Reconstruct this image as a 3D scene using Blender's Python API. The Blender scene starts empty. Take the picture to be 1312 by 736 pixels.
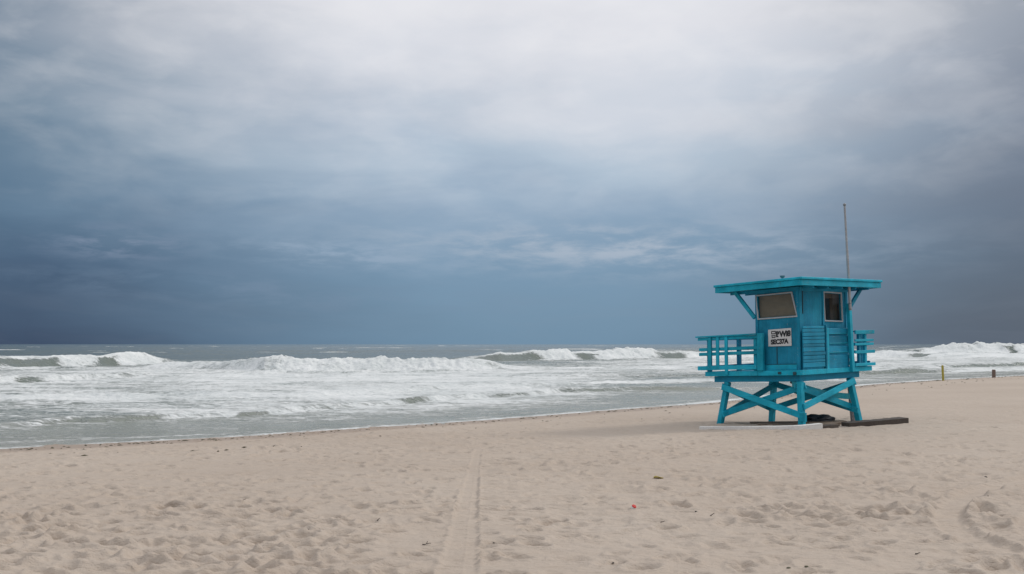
import bpy, bmesh, math, random
import numpy as np
from mathutils import Vector, Matrix
random.seed(7); rng = np.random.default_rng(11)
S = bpy.context.scene; C = S.collection
R = math.radians

# ---------------------------------------------------------------- helpers
def tag(o, label=None, cat=None, group=None, kind=None):
    if label: o['label'] = label
    if cat: o['category'] = cat
    if group: o['group'] = group
    if kind: o['kind'] = kind
    return o

def link(name, me, mat=None, parent=None, smooth=False):
    o = bpy.data.objects.new(name, me); C.objects.link(o)
    if mat is not None and len(me.materials) == 0: me.materials.append(mat)
    if parent is not None: o.parent = parent
    if smooth:
        me.polygons.foreach_set('use_smooth', [True]*len(me.polygons))
    return o

def N_(nt, t, **kw):
    n = nt.nodes.new(t)
    for k, v in kw.items():
        if k in n.inputs.keys(): n.inputs[k].default_value = v
        else: setattr(n, k, v)
    return n

class G:
    """tiny node-graph writer"""
    def __init__(s, nt): s.nt = nt
    def node(s, t, **kw): return N_(s.nt, t, **kw)
    def l(s, a, b): s.nt.links.new(a, b)
    def m(s, op, a, b=None, c=None, clamp=False):
        n = s.nt.nodes.new('ShaderNodeMath'); n.operation = op; n.use_clamp = clamp
        for i, v in enumerate((a, b, c)):
            if v is None: continue
            if isinstance(v, (int, float)): n.inputs[i].default_value = v
            else: s.l(v, n.inputs[i])
        return n.outputs[0]
    def mr(s, v, a, b, c=0., d=1., smooth=False):
        n = s.nt.nodes.new('ShaderNodeMapRange')
        if smooth: n.interpolation_type = 'SMOOTHSTEP'
        s.l(v, n.inputs[0])
        for i, x in enumerate((a, b, c, d)): n.inputs[i+1].default_value = x
        return n.outputs[0]
    def noise(s, vec, scale, detail=4, rough=.5, dist=0., out=0):
        n = s.nt.nodes.new('ShaderNodeTexNoise')
        n.inputs['Scale'].default_value = scale; n.inputs['Detail'].default_value = detail
        n.inputs['Roughness'].default_value = rough; n.inputs['Distortion'].default_value = dist
        s.l(vec, n.inputs['Vector']); return n.outputs[out]
    def scale(s, vec, sc, loc=(0, 0, 0), rot=(0, 0, 0)):
        n = s.nt.nodes.new('ShaderNodeMapping'); n.inputs['Scale'].default_value = sc
        n.inputs['Location'].default_value = loc; n.inputs['Rotation'].default_value = rot
        s.l(vec, n.inputs['Vector']); return n.outputs[0]
    def mix(s, f, a, b, mode='MIX'):
        n = s.nt.nodes.new('ShaderNodeMix'); n.data_type = 'RGBA'; n.blend_type = mode
        for sock, v in ((n.inputs[0], f), (n.inputs[6], a), (n.inputs[7], b)):
            if isinstance(v, (int, float)): sock.default_value = v
            elif isinstance(v, tuple): sock.default_value = (*v, 1) if len(v) == 3 else v
            else: s.l(v, sock)
        return n.outputs[2]
    def ramp(s, f, stops, interp='LINEAR'):
        n = s.nt.nodes.new('ShaderNodeValToRGB'); cr = n.color_ramp; cr.interpolation = interp
        while len(cr.elements) < len(stops): cr.elements.new(.5)
        for e, (p, c) in zip(cr.elements, stops):
            e.position = p; e.color = (*c, 1) if isinstance(c, tuple) else (c, c, c, 1)
        s.l(f, n.inputs[0]); return n.outputs[0]
    def bump(s, h, strength, dist, normal=None):
        n = s.nt.nodes.new('ShaderNodeBump'); n.inputs['Strength'].default_value = strength
        n.inputs['Distance'].default_value = dist; s.l(h, n.inputs['Height'])
        if normal is not None: s.l(normal, n.inputs['Normal'])
        return n.outputs[0]

def new_mat(name):
    m = bpy.data.materials.new(name); m.use_nodes = True
    nt = m.node_tree; nt.nodes.clear(); g = G(nt)
    out = g.node('ShaderNodeOutputMaterial'); b = g.node('ShaderNodeBsdfPrincipled')
    g.l(b.outputs[0], out.inputs[0]); return m, g, b

# ---------------------------------------------------------------- materials
def paint_mat(name, base, axis, wear=.5, rough=.5):
    m, g, b = new_mat(name)
    tc = g.node('ShaderNodeTexCoord').outputs['Object']
    st = [26., 26., 26.]; st[axis] = 1.6
    grain = g.noise(g.scale(tc, tuple(st)), 1.0, 5, .62)
    blotch = g.noise(tc, 1.9, 5, .6)
    fine = g.noise(tc, 30, 3, .6)
    dark = tuple(c*.72 for c in base); light = tuple(min(1, c*1.22+.012) for c in base)
    c = g.mix(g.mr(blotch, .3, .7), dark, light)
    c = g.mix(g.m('MULTIPLY', g.mr(grain, .48, .70), .45), c, tuple(x*.55 for x in base))
    # sun-bleached, chalky patches and chips that show the primer
    chalk = g.m('MULTIPLY', g.mr(g.noise(tc, 5.5, 6, .7), .56, .72), .22*wear)
    c = g.mix(chalk, c, (.12, .38, .46))
    chips = g.mr(g.m('ADD', g.m('MULTIPLY', fine, .5), g.m('MULTIPLY', g.noise(g.scale(tc, tuple(x*.5 for x in st)), 1.3, 6, .7), .5)), .605, .635)
    c = g.mix(g.m('MULTIPLY', chips, wear), c, (.32, .33, .30))
    c = g.mix(1., c, g.ramp(g.node('ShaderNodeObjectInfo').outputs['Random'], [(0, .84), (1, 1.14)]), 'MULTIPLY')
    # rust and salt runs
    run = g.m('MULTIPLY', g.mr(g.noise(g.scale(tc, (9, 9, .9)), 1.2, 4, .6), .6, .75), .5*wear)
    c = g.mix(run, c, (.06, .10, .10))
    sun_bleach = g.mr(g.noise(tc, .8, 4, .6), .5, .72, 0, .30)
    c = g.mix(sun_bleach, c, (.03, .42, .52))
    g.l(c, b.inputs['Base Color'])
    g.l(g.mr(blotch, .2, .8, rough+.02, rough+.22), b.inputs['Roughness'])
    b.inputs['Specular IOR Level'].default_value = .22
    g.l(g.bump(g.m('ADD', grain, g.m('MULTIPLY', chips, .4)), .5, .006), b.inputs['Normal'])
    return m
TEAL = (.003, .238, .388)
PM = [paint_mat('teal_paint_%s' % 'xyz'[i], TEAL, i) for i in range(3)]
PB = [paint_mat('turquoise_paint_%s' % 'xyz'[i], (.003, .348, .490), i, .55) for i in range(3)]
PW = [paint_mat('worn_turquoise_paint_%s' % 'xyz'[i], (.03, .33, .40), i, 2.2) for i in range(3)]

def simple_mat(name, base, rough=.6, var=.25, scale=8., metal=0., bump=.2, grain=None):
    m, g, b = new_mat(name)
    tc = g.node('ShaderNodeTexCoord').outputs['Object']
    v = g.scale(tc, grain) if grain else tc
    n = g.noise(v, scale, 6, .62); n2 = g.noise(tc, scale*.25, 3, .5)
    c = g.mix(g.mr(n, .3, .7), tuple(x*(1-var) for x in base), tuple(min(1, x*(1+var)) for x in base))
    c = g.mix(g.m('MULTIPLY', g.mr(n2, .5, .8), .4), c, tuple(x*.6 for x in base))
    g.l(c, b.inputs['Base Color']); b.inputs['Roughness'].default_value = rough
    b.inputs['Metallic'].default_value = metal
    g.l(g.bump(n, bump, .01), b.inputs['Normal']); return m
M_FRAME = simple_mat('pale_grey_window_trim', (.44, .46, .48), .5, .12)
M_SIGN = simple_mat('sign_white', (.62, .62, .62), .5, .10, 6)
M_INK = simple_mat('sign_black', (.012, .014, .018), .6, .1)
M_POLE = simple_mat('grey_pole', (.36, .36, .37), .45, .2, 6, .3, .1)
M_BLIND = simple_mat('brown_blind', (.25, .215, .165), .8, .12, 3)
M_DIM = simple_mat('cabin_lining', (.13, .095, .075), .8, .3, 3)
M_CURT = simple_mat('curtain', (.10, .08, .065), .9, .2, 4, 0, .3, (8, 8, .6))
M_DARKW = simple_mat('dark_wet_timber', (.060, .045, .036), .75, .5, 5, 0, .8, (2, 14, 14))
M_BROWNW = simple_mat('weathered_brown_board', (.18, .135, .10), .85, .45, 5, 0, .8, (1.5, 14, 14))
M_WHITEW = simple_mat('whitewashed_board', (.74, .72, .69), .7, .14, 7, 0, .5, (2, 9, 9))
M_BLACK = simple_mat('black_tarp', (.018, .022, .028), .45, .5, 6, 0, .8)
M_YEL = simple_mat('yellow_paint', (.36, .30, .04), .6, .22, 6)
M_STUMP = simple_mat('grey_brown_piling', (.17, .12, .10), .85, .45, 5, 0, .8, (6, 6, 1))
M_PINKW = simple_mat('peeling_post', (.30, .25, .25), .85, .6, 9, 0, .8, (5, 5, 2))
M_METAL = simple_mat('galvanised_metal', (.25, .26, .27), .5, .3, 8, .6)
M_IRON = simple_mat('dark_iron', (.02, .06, .075), .6, .3, 8, .2)

def glass_mat():
    m = bpy.data.materials.new('window_glass'); m.use_nodes = True; nt = m.node_tree; nt.nodes.clear(); g = G(nt)
    out = g.node('ShaderNodeOutputMaterial'); mx = g.node('ShaderNodeMixShader')
    tr = g.node('ShaderNodeBsdfTransparent'); tr.inputs[0].default_value = (.82, .82, .78, 1)
    gl = g.node('ShaderNodeBsdfGlossy'); gl.inputs['Roughness'].default_value = .12
    fr = g.node('ShaderNodeLayerWeight'); fr.inputs[0].default_value = .5
    g.l(g.m('ADD', g.m('MULTIPLY', g.m('POWER', fr.outputs['Facing'], 5.), .8), .04), mx.inputs[0]); g.l(tr.outputs[0], mx.inputs[1]); g.l(gl.outputs[0], mx.inputs[2]); g.l(mx.outputs[0], out.inputs[0])
    return m
M_GLASS = glass_mat()

# ---------------------------------------------------------------- numpy noise
_perm = rng.permutation(512)
def _h(ix, iy, k):
    return _perm[(_perm[(_perm[ix & 511] + iy) & 511] + k) & 511] / 511.0
def vnoise(x, y, k=0):
    ix = np.floor(x).astype(np.int64); iy = np.floor(y).astype(np.int64)
    fx = x-ix; fy = y-iy; fx = fx*fx*fx*(fx*(fx*6-15)+10); fy = fy*fy*fy*(fy*(fy*6-15)+10)
    a = _h(ix, iy, k); b = _h(ix+1, iy, k); c = _h(ix, iy+1, k); d = _h(ix+1, iy+1, k)
    return (a*(1-fx)+b*fx)*(1-fy)+(c*(1-fx)+d*fx)*fy
def fbm(x, y, oct=4, k=0, gain=.5):
    s = 0; a = 1; t = 0; ca, sa = .8, .6
    for i in range(oct):
        s = s+a*vnoise(x, y, k+i*7); t += a; a *= gain
        x, y = (x*ca-y*sa)*2.03+13.1, (x*sa+y*ca)*2.03+7.7
    return s/t
def sstep(x, a, b):
    t = np.clip((x-a)/(b-a), 0, 1); return t*t*(3-2*t)

# ---------------------------------------------------------------- coast geometry
SEA = -0.5
SH = np.array([(-900., -560.), (-40., 9.), (-13.2, 25.2), (-8.1, 28.4), (-.45, 35.2), (9.6, 45.6), (23.6, 64.9), (31.9, 73.4), (44.3, 84.4), (90., 118.), (900., 640.)])
def shore_d(x, y):
    """signed distance to the waterline, positive inland"""
    best = np.full(np.shape(x), 1e18); sg = np.ones(np.shape(x))
    for (x0, y0), (x1, y1) in zip(SH[:-1], SH[1:]):
        dx, dy = x1-x0, y1-y0; L2 = dx*dx+dy*dy
        t = np.clip(((x-x0)*dx+(y-y0)*dy)/L2, 0, 1)
        px, py = x-(x0+t*dx), y-(y0+t*dy); d2 = px*px+py*py
        side = np.where(dx*(y-y0)-dy*(x-x0) < 0, 1., -1.)
        sg = np.where(d2 < best, side, sg); best = np.minimum(best, d2)
    return np.sqrt(best)*sg
HUT = np.array([7.779, 26.408]); A = R(50)
HX = np.array([math.sin(A), math.cos(A)]); HY = np.array([-math.cos(A), math.sin(A)])
def sand_base(x, y):
    d = shore_d(x, y)
    up = -.5*np.clip(1-d/15., 0, 1)**1.5
    z = np.where(d > 0, up, -.5+.05*d)
    z = np.maximum(z, -6.)
    # shallow scour under the tower, deepest at its seaward leg
    bx, by = HUT+2.7*HX+2.85*HY
    z = z-.10*np.exp(-((x-bx)**2+(y-by)**2)/2.2)
    w = sstep(d, .0, 3.)
    z = z+w*.07*(fbm(x*.16, y*.16, 3, 3)-.5)*sstep(np.hypot(x-9, y-27), 3, 9)
    z = z+(1-w)*.02*(fbm(x*.5, y*.5, 3, 9)-.5)
    return z

def polar(r_list, th_dense, ncol, ncoarse):
    th = np.concatenate([np.linspace(-th_dense, th_dense, ncol), np.linspace(th_dense, 2*math.pi-th_dense, ncoarse+2)[1:-1]])
    T, Rr = np.meshgrid(th, r_list)
    return th, Rr*np.sin(T), Rr*np.cos(T)
def grid_mesh(name, X, Y, Z, keep=None, wrap=True):
    nr, nc = X.shape
    co = np.stack([X, Y, Z], -1).reshape(-1, 3)
    i = np.arange(nr-1)[:, None]; j = np.arange(nc if wrap else nc-1)[None, :]; j2 = (j+1) % nc
    q = np.stack([i*nc+j, i*nc+j2, (i+1)*nc+j2, (i+1)*nc+j], -1)
    if keep is not None:
        kk = keep[:-1][:, j[0]] & keep[:-1][:, j2[0]] & keep[1:][:, j[0]] & keep[1:][:, j2[0]]
        q = q[kk]
    q = q.reshape(-1, 4)[:, ::-1]
    used = np.zeros(len(co), bool); used[q.ravel()] = True
    idx = np.cumsum(used)-1; co = co[used]; q = idx[q]
    me = bpy.data.meshes.new(name)
    me.vertices.add(len(co)); me.vertices.foreach_set('co', co.astype(np.float32).ravel())
    me.loops.add(q.size); me.loops.foreach_set('vertex_index', q.astype(np.int32).ravel())
    me.polygons.add(len(q)); me.polygons.foreach_set('loop_start', np.arange(0, q.size, 4, dtype=np.int32))
    me.polygons.foreach_set('use_smooth', np.ones(len(q), bool))
    me.update(calc_edges=True)
    return me, used

# ---------------------------------------------------------------- SAND
rr = np.concatenate([[.3, 1, 2, 3.5, 5, 6.2, 7.2], np.arange(8, 14, .034), np.arange(14, 32, .07), np.arange(32, 64, .22), np.arange(64, 140, 1.2), np.geomspace(140, 9000, 34)])
th, X, Y = polar(rr, R(33), 1000, 90)
Z = sand_base(X, Y)
dsh = shore_d(X, Y)
rad = np.hypot(X, Y)
near = sstep(-rad, -60, -14)*sstep(dsh, .5, 5)
# tyre track running towards the sea and the curved one at the right
trk_w = np.interp(Y, [8, 9.5, 14, 17.5, 24], [.20, .175, .12, .09, .07])
trk_c = np.interp(Y, [6, 9.5, 11.5, 14, 17.5, 21.5, 26], [-.5, -.52, -.56, -.61, -.68, -.73, -.8])+.012*(vnoise(Y*.9, Y*0+.3)-.5)
tx = (X-trk_c)/trk_w
tr_on = sstep(-Y, -25, -19)*sstep(Y, 3, 6)
def curve_dist(pts, x, y):
    best = np.full(x.shape, 1e9)
    for (x0, y0), (x1, y1) in zip(pts[:-1], pts[1:]):
        dx, dy = x1-x0, y1-y0; t = np.clip(((x-x0)*dx+(y-y0)*dy)/(dx*dx+dy*dy), 0, 1)
        best = np.minimum(best, np.hypot(x-x0-t*dx, y-y0-t*dy))
    return best
def smooth_pts(p, n=60):
    p = np.array(p); t = np.arange(len(p)); tt = np.linspace(0, len(p)-1, n)
    out = np.stack([np.interp(tt, t, p[:, 0]), np.interp(tt, t, p[:, 1])], -1)
    for _ in range(18): out[1:-1] = .5*out[1:-1]+.25*(out[:-2]+out[2:])
    return out
arc1 = smooth_pts([(10.2, 17.2), (8.4, 16.1), (6.8, 14.6), (5.8, 13.2), (5.25, 12.0), (5.1, 11.0), (5.3, 10.2), (5.8, 9.4)], 40)
arc2 = smooth_pts([(11.0, 15.9), (9.2, 15.0), (7.5, 13.6), (6.4, 12.3), (5.9, 11.3), (5.9, 10.3)], 40)
sel = rad < 22
cd1 = np.full(X.shape, 9.); cd2 = cd1.copy()
cd1[sel] = curve_dist(arc1, X[sel], Y[sel]); cd2[sel] = curve_dist(arc2, X[sel], Y[sel])
txw = tx+.22*(fbm(X*6, Y*6, 2, 301)-.5)
flat_tr = np.clip(sstep(-np.abs(txw), -1.35, -.85)*tr_on, 0, 1)
flat_arc = np.clip(sstep(-cd1, -.24, -.15)+sstep(-cd2, -.19, -.12), 0, 1)
# trampled, wind-softened surface
n1 = fbm(X*1.25, Y*1.5, 4, 20); n2 = fbm(X*3.2+.7*n1, Y*3.8, 3, 40)
patch = sstep(fbm(X*.22, Y*.22, 2, 60), .32, .62)
rough = (.35+.65*patch)*near
n3 = fbm(X*.85+Y*.25, Y*2.6-X*.2, 4, 25)
smo = 1-.65*sstep(-(np.hypot((X+5)/6., (Y-17)/5.)), -1.3, -.5)
bumpz = smo*rough*(.10*(n1-.5)+.075*(n3-.5)+.028*(np.abs(n2-.5)*-2+.5))
bumpz += near*.012*np.sin((X*.9-Y*3.1)*2.2+6*fbm(X*.5, Y*.5, 2, 80))*sstep(fbm(X*.3, Y*.3, 2, 90), .45, .6)
Z = Z+bumpz*(1-.9*flat_tr)*(1-.92*flat_arc)
# footprints
def dimple(cx, cy, a, b, ang, dep):
    r = math.hypot(cx, cy); t = math.atan2(cx, cy); R_ = 2.2*max(a, b)
    i0, i1 = np.searchsorted(rr, (r-R_, r+R_)); dt = R_/r
    j0, j1 = np.searchsorted(th[:1000], (t-dt, t+dt))
    if i1 <= i0 or j1 <= j0: return
    sl = (slice(i0, i1), slice(j0, j1)); dx = X[sl]-cx; dy = Y[sl]-cy
    u = dx*math.cos(ang)+dy*math.sin(ang); v = -dx*math.sin(ang)+dy*math.cos(ang)
    q = np.sqrt((u/a)**2+(v/b)**2)*(1+.25*(vnoise(dx*9+cx*3, dy*9+cy*5, 5)-.5))
    dz = -dep*sstep(-q, -1.15, -.15)+dep*.30*np.exp(-((q-1.30)/.34)**2)
    Z[sl] += dz*(1-.85*flat_tr[sl])*(1-.85*flat_arc[sl])
cnt = 0
while cnt < 3000:
    y = 8.5+25*random.random()**1.25; x = y*random.uniform(-.58, .58)
    p = float(sstep(fbm(np.array(x*.28), np.array(y*.28), 2, 33), .33, .62))
    if random.random() > .22+.78*p: continue
    if math.hypot(x-8.5, y-27.5) < 1.8: continue
    sc = random.uniform(.7, 1.25)
    dimple(x, y, .155*sc, .09*sc, random.gauss(.1, .45), random.uniform(.018, .058)*sc*(1.45 if y < 13.5 else 1.)); cnt += 1
# a few walking trails
for (x0, y0, x1, y1) in [(-5.5, 24, -1.0, 14.5), (-1.2, 14.6, 2.5, 9), (5.5, 24, -4, 9.2), (3.5, 22, 7, 10), (-7, 13, 7, 10.5), (1.5, 17, 9, 19)]:
    n = int(math.hypot(x1-x0, y1-y0)/.62); ang = math.atan2(y1-y0, x1-x0)
    for i in range(n):
        f = i/n; s = (.11 if i % 2 else -.11)
        dimple(x0+(x1-x0)*f-math.sin(ang)*s+random.gauss(0, .04), y0+(y1-y0)*f+math.cos(ang)*s+random.gauss(0, .04), .155, .075, ang+random.gauss(0, .15), random.uniform(.03, .05))
# tyre relief: pressed bed, raised lips and tread
Z = Z-tr_on*.009*sstep(-np.abs(txw), -1.2, -.8)+tr_on*.008*np.exp(-((np.abs(txw)-1.25)/.2)**2)
Z = Z+tr_on*.004*np.exp(-((tx-.25)/.09)**2)+flat_tr*.003*np.sin(Y*70)*near
Z = Z-.020*sstep(-cd1, -.19, -.11)+.015*np.exp(-((cd1-.23)/.05)**2)-.016*sstep(-cd2, -.15, -.09)+.011*np.exp(-((cd2-.18)/.045)**2)
me, used = grid_mesh('sand', X, Y, Z)

m, g, b = new_mat('beach_sand')
geo = g.node('ShaderNodeNewGeometry'); pos = geo.outputs['Position']
big = g.noise(pos, .12, 4, .55); mid = g.noise(g.scale(pos, (1, 1.3, 1)), 1.6, 5, .6); fine = g.noise(pos, 55, 4, .75); grit = g.noise(pos, 220, 2, .8)
c = g.mix(g.mr(big, .35, .65), (.435, .365, .305), (.50, .43, .365))
c = g.mix(g.m('MULTIPLY', g.mr(mid, .45, .72), .28), c, (.46, .365, .285))
c = g.mix(g.mr(fine, .35, .7, 0, .42), c, (.42, .335, .265))
c = g.mix(g.mr(grit, .62, .74, 0, .45), c, (.72, .64, .56))
c = g.mix(g.mr(g.noise(pos, 38, 3, .8), .69, .74, 0, .55), c, (.17, .125, .095))
fleck = g.mr(g.noise(g.scale(pos, (.55, 1.25, 1), rot=(0, 0, R(8))), 7.5, 5, .68, .4), .545, .66, 0, .42)
c = g.mix(g.m('MULTIPLY', fleck, g.mr(g.noise(pos, .5, 3, .5), .38, .58, .35, 1.)), c, (.30, .235, .185))
# dampness close to the waterline
att = g.node('ShaderNodeAttribute', attribute_name='wet'); wet = att.outputs['Fac']
wetn = g.m('ADD', wet, g.m('MULTIPLY', g.m('SUBTRACT', g.noise(pos, .9, 4, .6), .5), .55))
wm = g.mr(wetn, .42, .68, smooth=True)
c = g.mix(g.m('MULTIPLY', wm, .62), c, (.27, .195, .145))
g.l(c, b.inputs['Base Color'])
g.l(g.mr(wm, 0, 1, .92, .5), b.inputs['Roughness']); b.inputs['Specular IOR Level'].default_value = .2
h = g.m('ADD', g.m('MULTIPLY', fine, .35), g.m('MULTIPLY', g.noise(g.scale(pos, (1, 1.25, 1)), 11, 4, .6), 1.0))
nb = g.bump(h, .55, .03); nb = g.bump(g.noise(g.scale(pos, (.6, 1.3, 1), rot=(0, 0, R(8))), 4.2, 5, .62), .75, .10, nb)
g.l(nb, b.inputs['Normal'])
sand = link('sand', me, m); tag(sand, kind='structure')
wetv = np.clip(1-dsh/3.6, 0, 1)
a_ = me.attributes.new('wet', 'FLOAT', 'POINT'); a_.data.foreach_set('value', wetv.ravel()[used].astype(np.float32))

def sz(x, y): return float(sand_base(np.array(float(x)), np.array(float(y))))

# ---------------------------------------------------------------- SEA
rs = np.concatenate([[2, 8, 14, 18], np.arange(20, 60, .13), np.arange(60, 190, .30), np.arange(190, 420, .9), np.arange(420, 900, 5), np.geomspace(900, 9000, 40)])
ths, X, Y = polar(rs, R(33), 900, 80)
dsh = shore_d(X, Y)
t = np.clip(X/np.maximum(Y, .1), -3, 3); t = np.where(Y <= 0, np.sign(X)*3, t)
PX = 656+1250*t                      # bearing axis used to lay the surf lines out over the bay
def dist(py): return 3375./(np.asarray(py, float)-441)
def line(pts):                       # bearing, distance -> continuous surf line in metres
    p = np.array(pts, float); return np.interp(PX, p[:, 0], dist(p[:, 1]))
def prof(pts): p = np.array(pts, float); return np.interp(PX, p[:, 0], p[:, 1])
wob = lambda s, k, amp: amp*(fbm(X*s, X*0+k, 3, k)-.5)*2
deep = sstep(-dsh, 2, 22)
zz = np.zeros_like(X); foam = np.zeros_like(X)
# swell and chop
sw = np.sin((Y*.62+X*-.12)/7.5+3*fbm(X*.02, Y*.02, 2, 5))*.22*sstep(rad := np.hypot(X, Y), 60, 260)
zz += sw+deep*(.16*(fbm(X*.35, Y*.8, 4, 12)-.5)+.10*(fbm(X*1.3, Y*2.2, 3, 15)-.5)*np.exp(-rad/150))
zz += sstep(rad, 130, 400)*.9*(fbm(X*.05, Y*.14, 4, 71)-.5)
# general whitewash: density by bearing and distance
PY = 441+3375/np.maximum(Y, 4)
PXW = PX+(fbm(X*.16, Y*.30, 4, 501)-.5)*70*np.clip(60/np.maximum(np.abs(Y), 20), .5, 1.6)
SW = (fbm(X*.9, Y*.9, 4, 511, .6)-.5)*2
ly = 441+3375/np.maximum(np.hypot(X, Y), 1)
dens = np.interp(PY, [446, 458, 466, 472, 480, 492, 500, 512, 522, 532, 545, 560, 575], [.0, .02, .42, .88, 1.02, 1.02, 1.05, .98, .90, .76, .58, .46, .36])
right = sstep(PX, 620, 900)
dr = np.interp(PY, [441, 446, 450, 456, 464, 475, 480, 487, 495, 505], [.0, .10, .50, .80, .84, .78, .58, .42, .36, .36])
dens = dens*(1-right)+dr*right
dens = dens*np.interp(PX, [-200, 0, 150, 330, 600], [.76, .82, .92, 1, 1.05])
dens += .34*(fbm(X*.06, Y*.11, 3, 101)-.5)+.22*(fbm(X*.3, Y*.55, 3, 111)-.5)
foam = dens*sstep(-dsh, -.5, 4)

def breaker(pts, hts, back, front, run, fo, green=(), k=0, chunk=.28, kurl=1.):
    """a breaking crest: line of the foot, height, whitewater extent"""
    global zz, foam
    D = line(pts)+wob(.10, k+1, 1.6)+wob(.45, k+2, .6)
    H = prof(hts)*.86; F = prof(fo)
    H = H*(1+.35*(fbm(X*.35, X*0+k, 4, k+3)-.5)*2*np.clip(F, 0, 1)+.12*(fbm(X*.08, X*0+k, 2, k+4)-.5)*2)
    s = Y-D
    p = np.where(s > front, np.exp(-((s-front)/back)**2), sstep(s, 0, front)**.75)
    body = H*p
    G_ = np.zeros_like(X)
    for (x0, x1, e) in green: G_ = np.maximum(G_, sstep(PXW, x0-e*1.5, x0+e*1.5)*sstep(-PXW, -x1-e*1.5, -x1+e*1.5))
    near_ = (np.abs(s) < 60)
    wf = np.clip(F, 0, 1)
    lump = np.zeros_like(X)
    ss = np.abs(s) < 30
    lump[ss] = (fbm(X[ss]*1.7, Y[ss]*2.0, 4, k+9, .6)-.5)
    sr = s+SW*run*.55+(fbm(X*.22, Y*.3, 3, k+13)-.5)*run*1.3
    fz = sstep(sr, -run*1.3, -run*.1)*sstep(-s-SW*front*.5, -front*1.9-.3, -front*.7)
    wf = wf*(.72+.56*fbm(X*.14, Y*.14, 3, k+17))
    zz += body+chunk*H*lump*2*fz*wf*(1-G_)
    zz += .12*H*fz*(1-G_)*wf
    foamw = fz*wf*1.25
    foamw = foamw*(1-G_)+G_*(sstep(s+SW*front*.18, front*.50, front*.72)*sstep(-s, -front*2.2, -front*1.3)*1.1*wf)
    # green face clears the wash that lies on it
    foam = foam*(1-G_*sstep(s, -.3, .4)*sstep(-s, -front*.8, -front*.5)*np.clip(.55+H*.3, .6, .92))
    foam = np.where(near_, np.maximum(foam, foamw), foam)
    behind = sstep(s, front*1.2, front*2.5)*np.exp(-np.clip(s-front, 0, 200)/(back*1.5))
    foam = np.where(s > front*1.3, np.maximum(foam*(1-.5*behind*(H > .4)), behind*.36*wf), foam)
# far outer lines
breaker([(1050, 453), (1312, 452.5), (1500, 452)], [(1080, 0), (1150, .9), (1185, 2.2), (1240, 3.3), (1300, 3.1), (1340, 2.6), (1600, 2)], 16, 7, 10, [(1100, 0), (1160, .7), (1220, 1), (1600, 1)], [(1120, 1172, 10), (1285, 1297, 4)], 200, .15)
breaker([(560, 463), (640, 463), (760, 461), (900, 459), (1120, 458), (1200, 459), (1500, 459)], [(560, 0), (600, .8), (640, 1.5), (720, 2.0), (800, 1.75), (900, 1.5), (1130, 1.6), (1180, 1.2), (1230, .9), (1500, .8)], 9, 5, 10, [(575, 0), (605, .8), (700, 1), (900, 1), (1500, 1)], [(612, 690, 12), (735, 765, 8), (845, 880, 8), (1165, 1190, 6)], 230, .18)
breaker([(-300, 474), (0, 473), (90, 470), (215, 466), (260, 466)], [(-300, 1.6), (0, 1.6), (60, 1.5), (100, 1.3), (150, 1.35), (185, 1.35), (205, .8), (235, .2), (260, 0)], 9, 4.2, 7, [(-300, 1), (200, 1), (225, .35), (245, 0)], [(-60, 78, 9), (118, 158, 7)], 260, .16)
breaker([(180, 473), (260, 474), (340, 477), (450, 476), (600, 475), (640, 474), (680, 473)], [(180, 0), (215, .5), (290, .8), (335, 1.35), (360, 1.45), (400, 1.1), (470, 1.15), (560, 1.3), (605, 1.4), (628, 1.0), (650, .25), (680, 0)], 8, 3.0, 6, [(180, 0), (215, .8), (600, 1), (640, .7), (670, 0)], (), 290, .24)
# reforming inner lines
breaker([(-300, 494), (0, 491), (60, 489), (160, 484), (220, 482)], [(-300, .5), (0, .55), (80, .5), (170, .35), (220, 0)], 4, 1.6, 3, [(-300, .9), (150, .8), (220, 0)], [(20, 60, 8)], 320, .4)
breaker([(-300, 516), (0, 512), (200, 510), (420, 507), (640, 497), (760, 492), (900, 488)], [(-300, .16), (200, .2), (500, .22), (700, .2), (900, .15)], 3, 1.2, 3.5, [(-300, .85), (300, .95), (900, .8)], (), 340, .4)
breaker([(-300, 552), (0, 548), (90, 542), (200, 538), (330, 534), (420, 526), (520, 518), (640, 509), (720, 503), (800, 501), (900, 500), (1000, 497)],
        [(-300, .0), (0, .08), (90, .2), (200, .22), (320, .15), (400, .2), (490, .16), (530, .24), (640, .2), (730, .26), (800, .24), (900, .2), (1000, .1)], 1.6, .7, 1.2,
        [(-300, .3), (90, .5), (250, .7), (330, .95), (510, .8), (640, .95), (700, .7), (900, .6), (1000, .4)], [(90, 215, 12), (305, 330, 8), (512, 545, 8), (628, 660, 8), (722, 790, 10), (825, 900, 14)], 360, .3)
breaker([(1050, 483), (1110, 480), (1160, 478.5), (1240, 477), (1312, 474), (1500, 470)], [(1050, .2), (1140, .4), (1160, .55), (1190, .3), (1312, .3), (1500, .3)], 3, 1.5, 1.0, [(1050, .3), (1180, .4), (1230, .95), (1320, .9), (1500, .9)], [(1100, 1215, 10)], 380, .2)
breaker([(1100, 473), (1200, 471), (1312, 468), (1500, 465)], [(1100, .25), (1290, .5), (1330, .55), (1500, .4)], 3, 1.5, 2.0, [(1100, .8), (1250, .5), (1500, .6)], [(1210, 1400, 10)], 400, .2)
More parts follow.
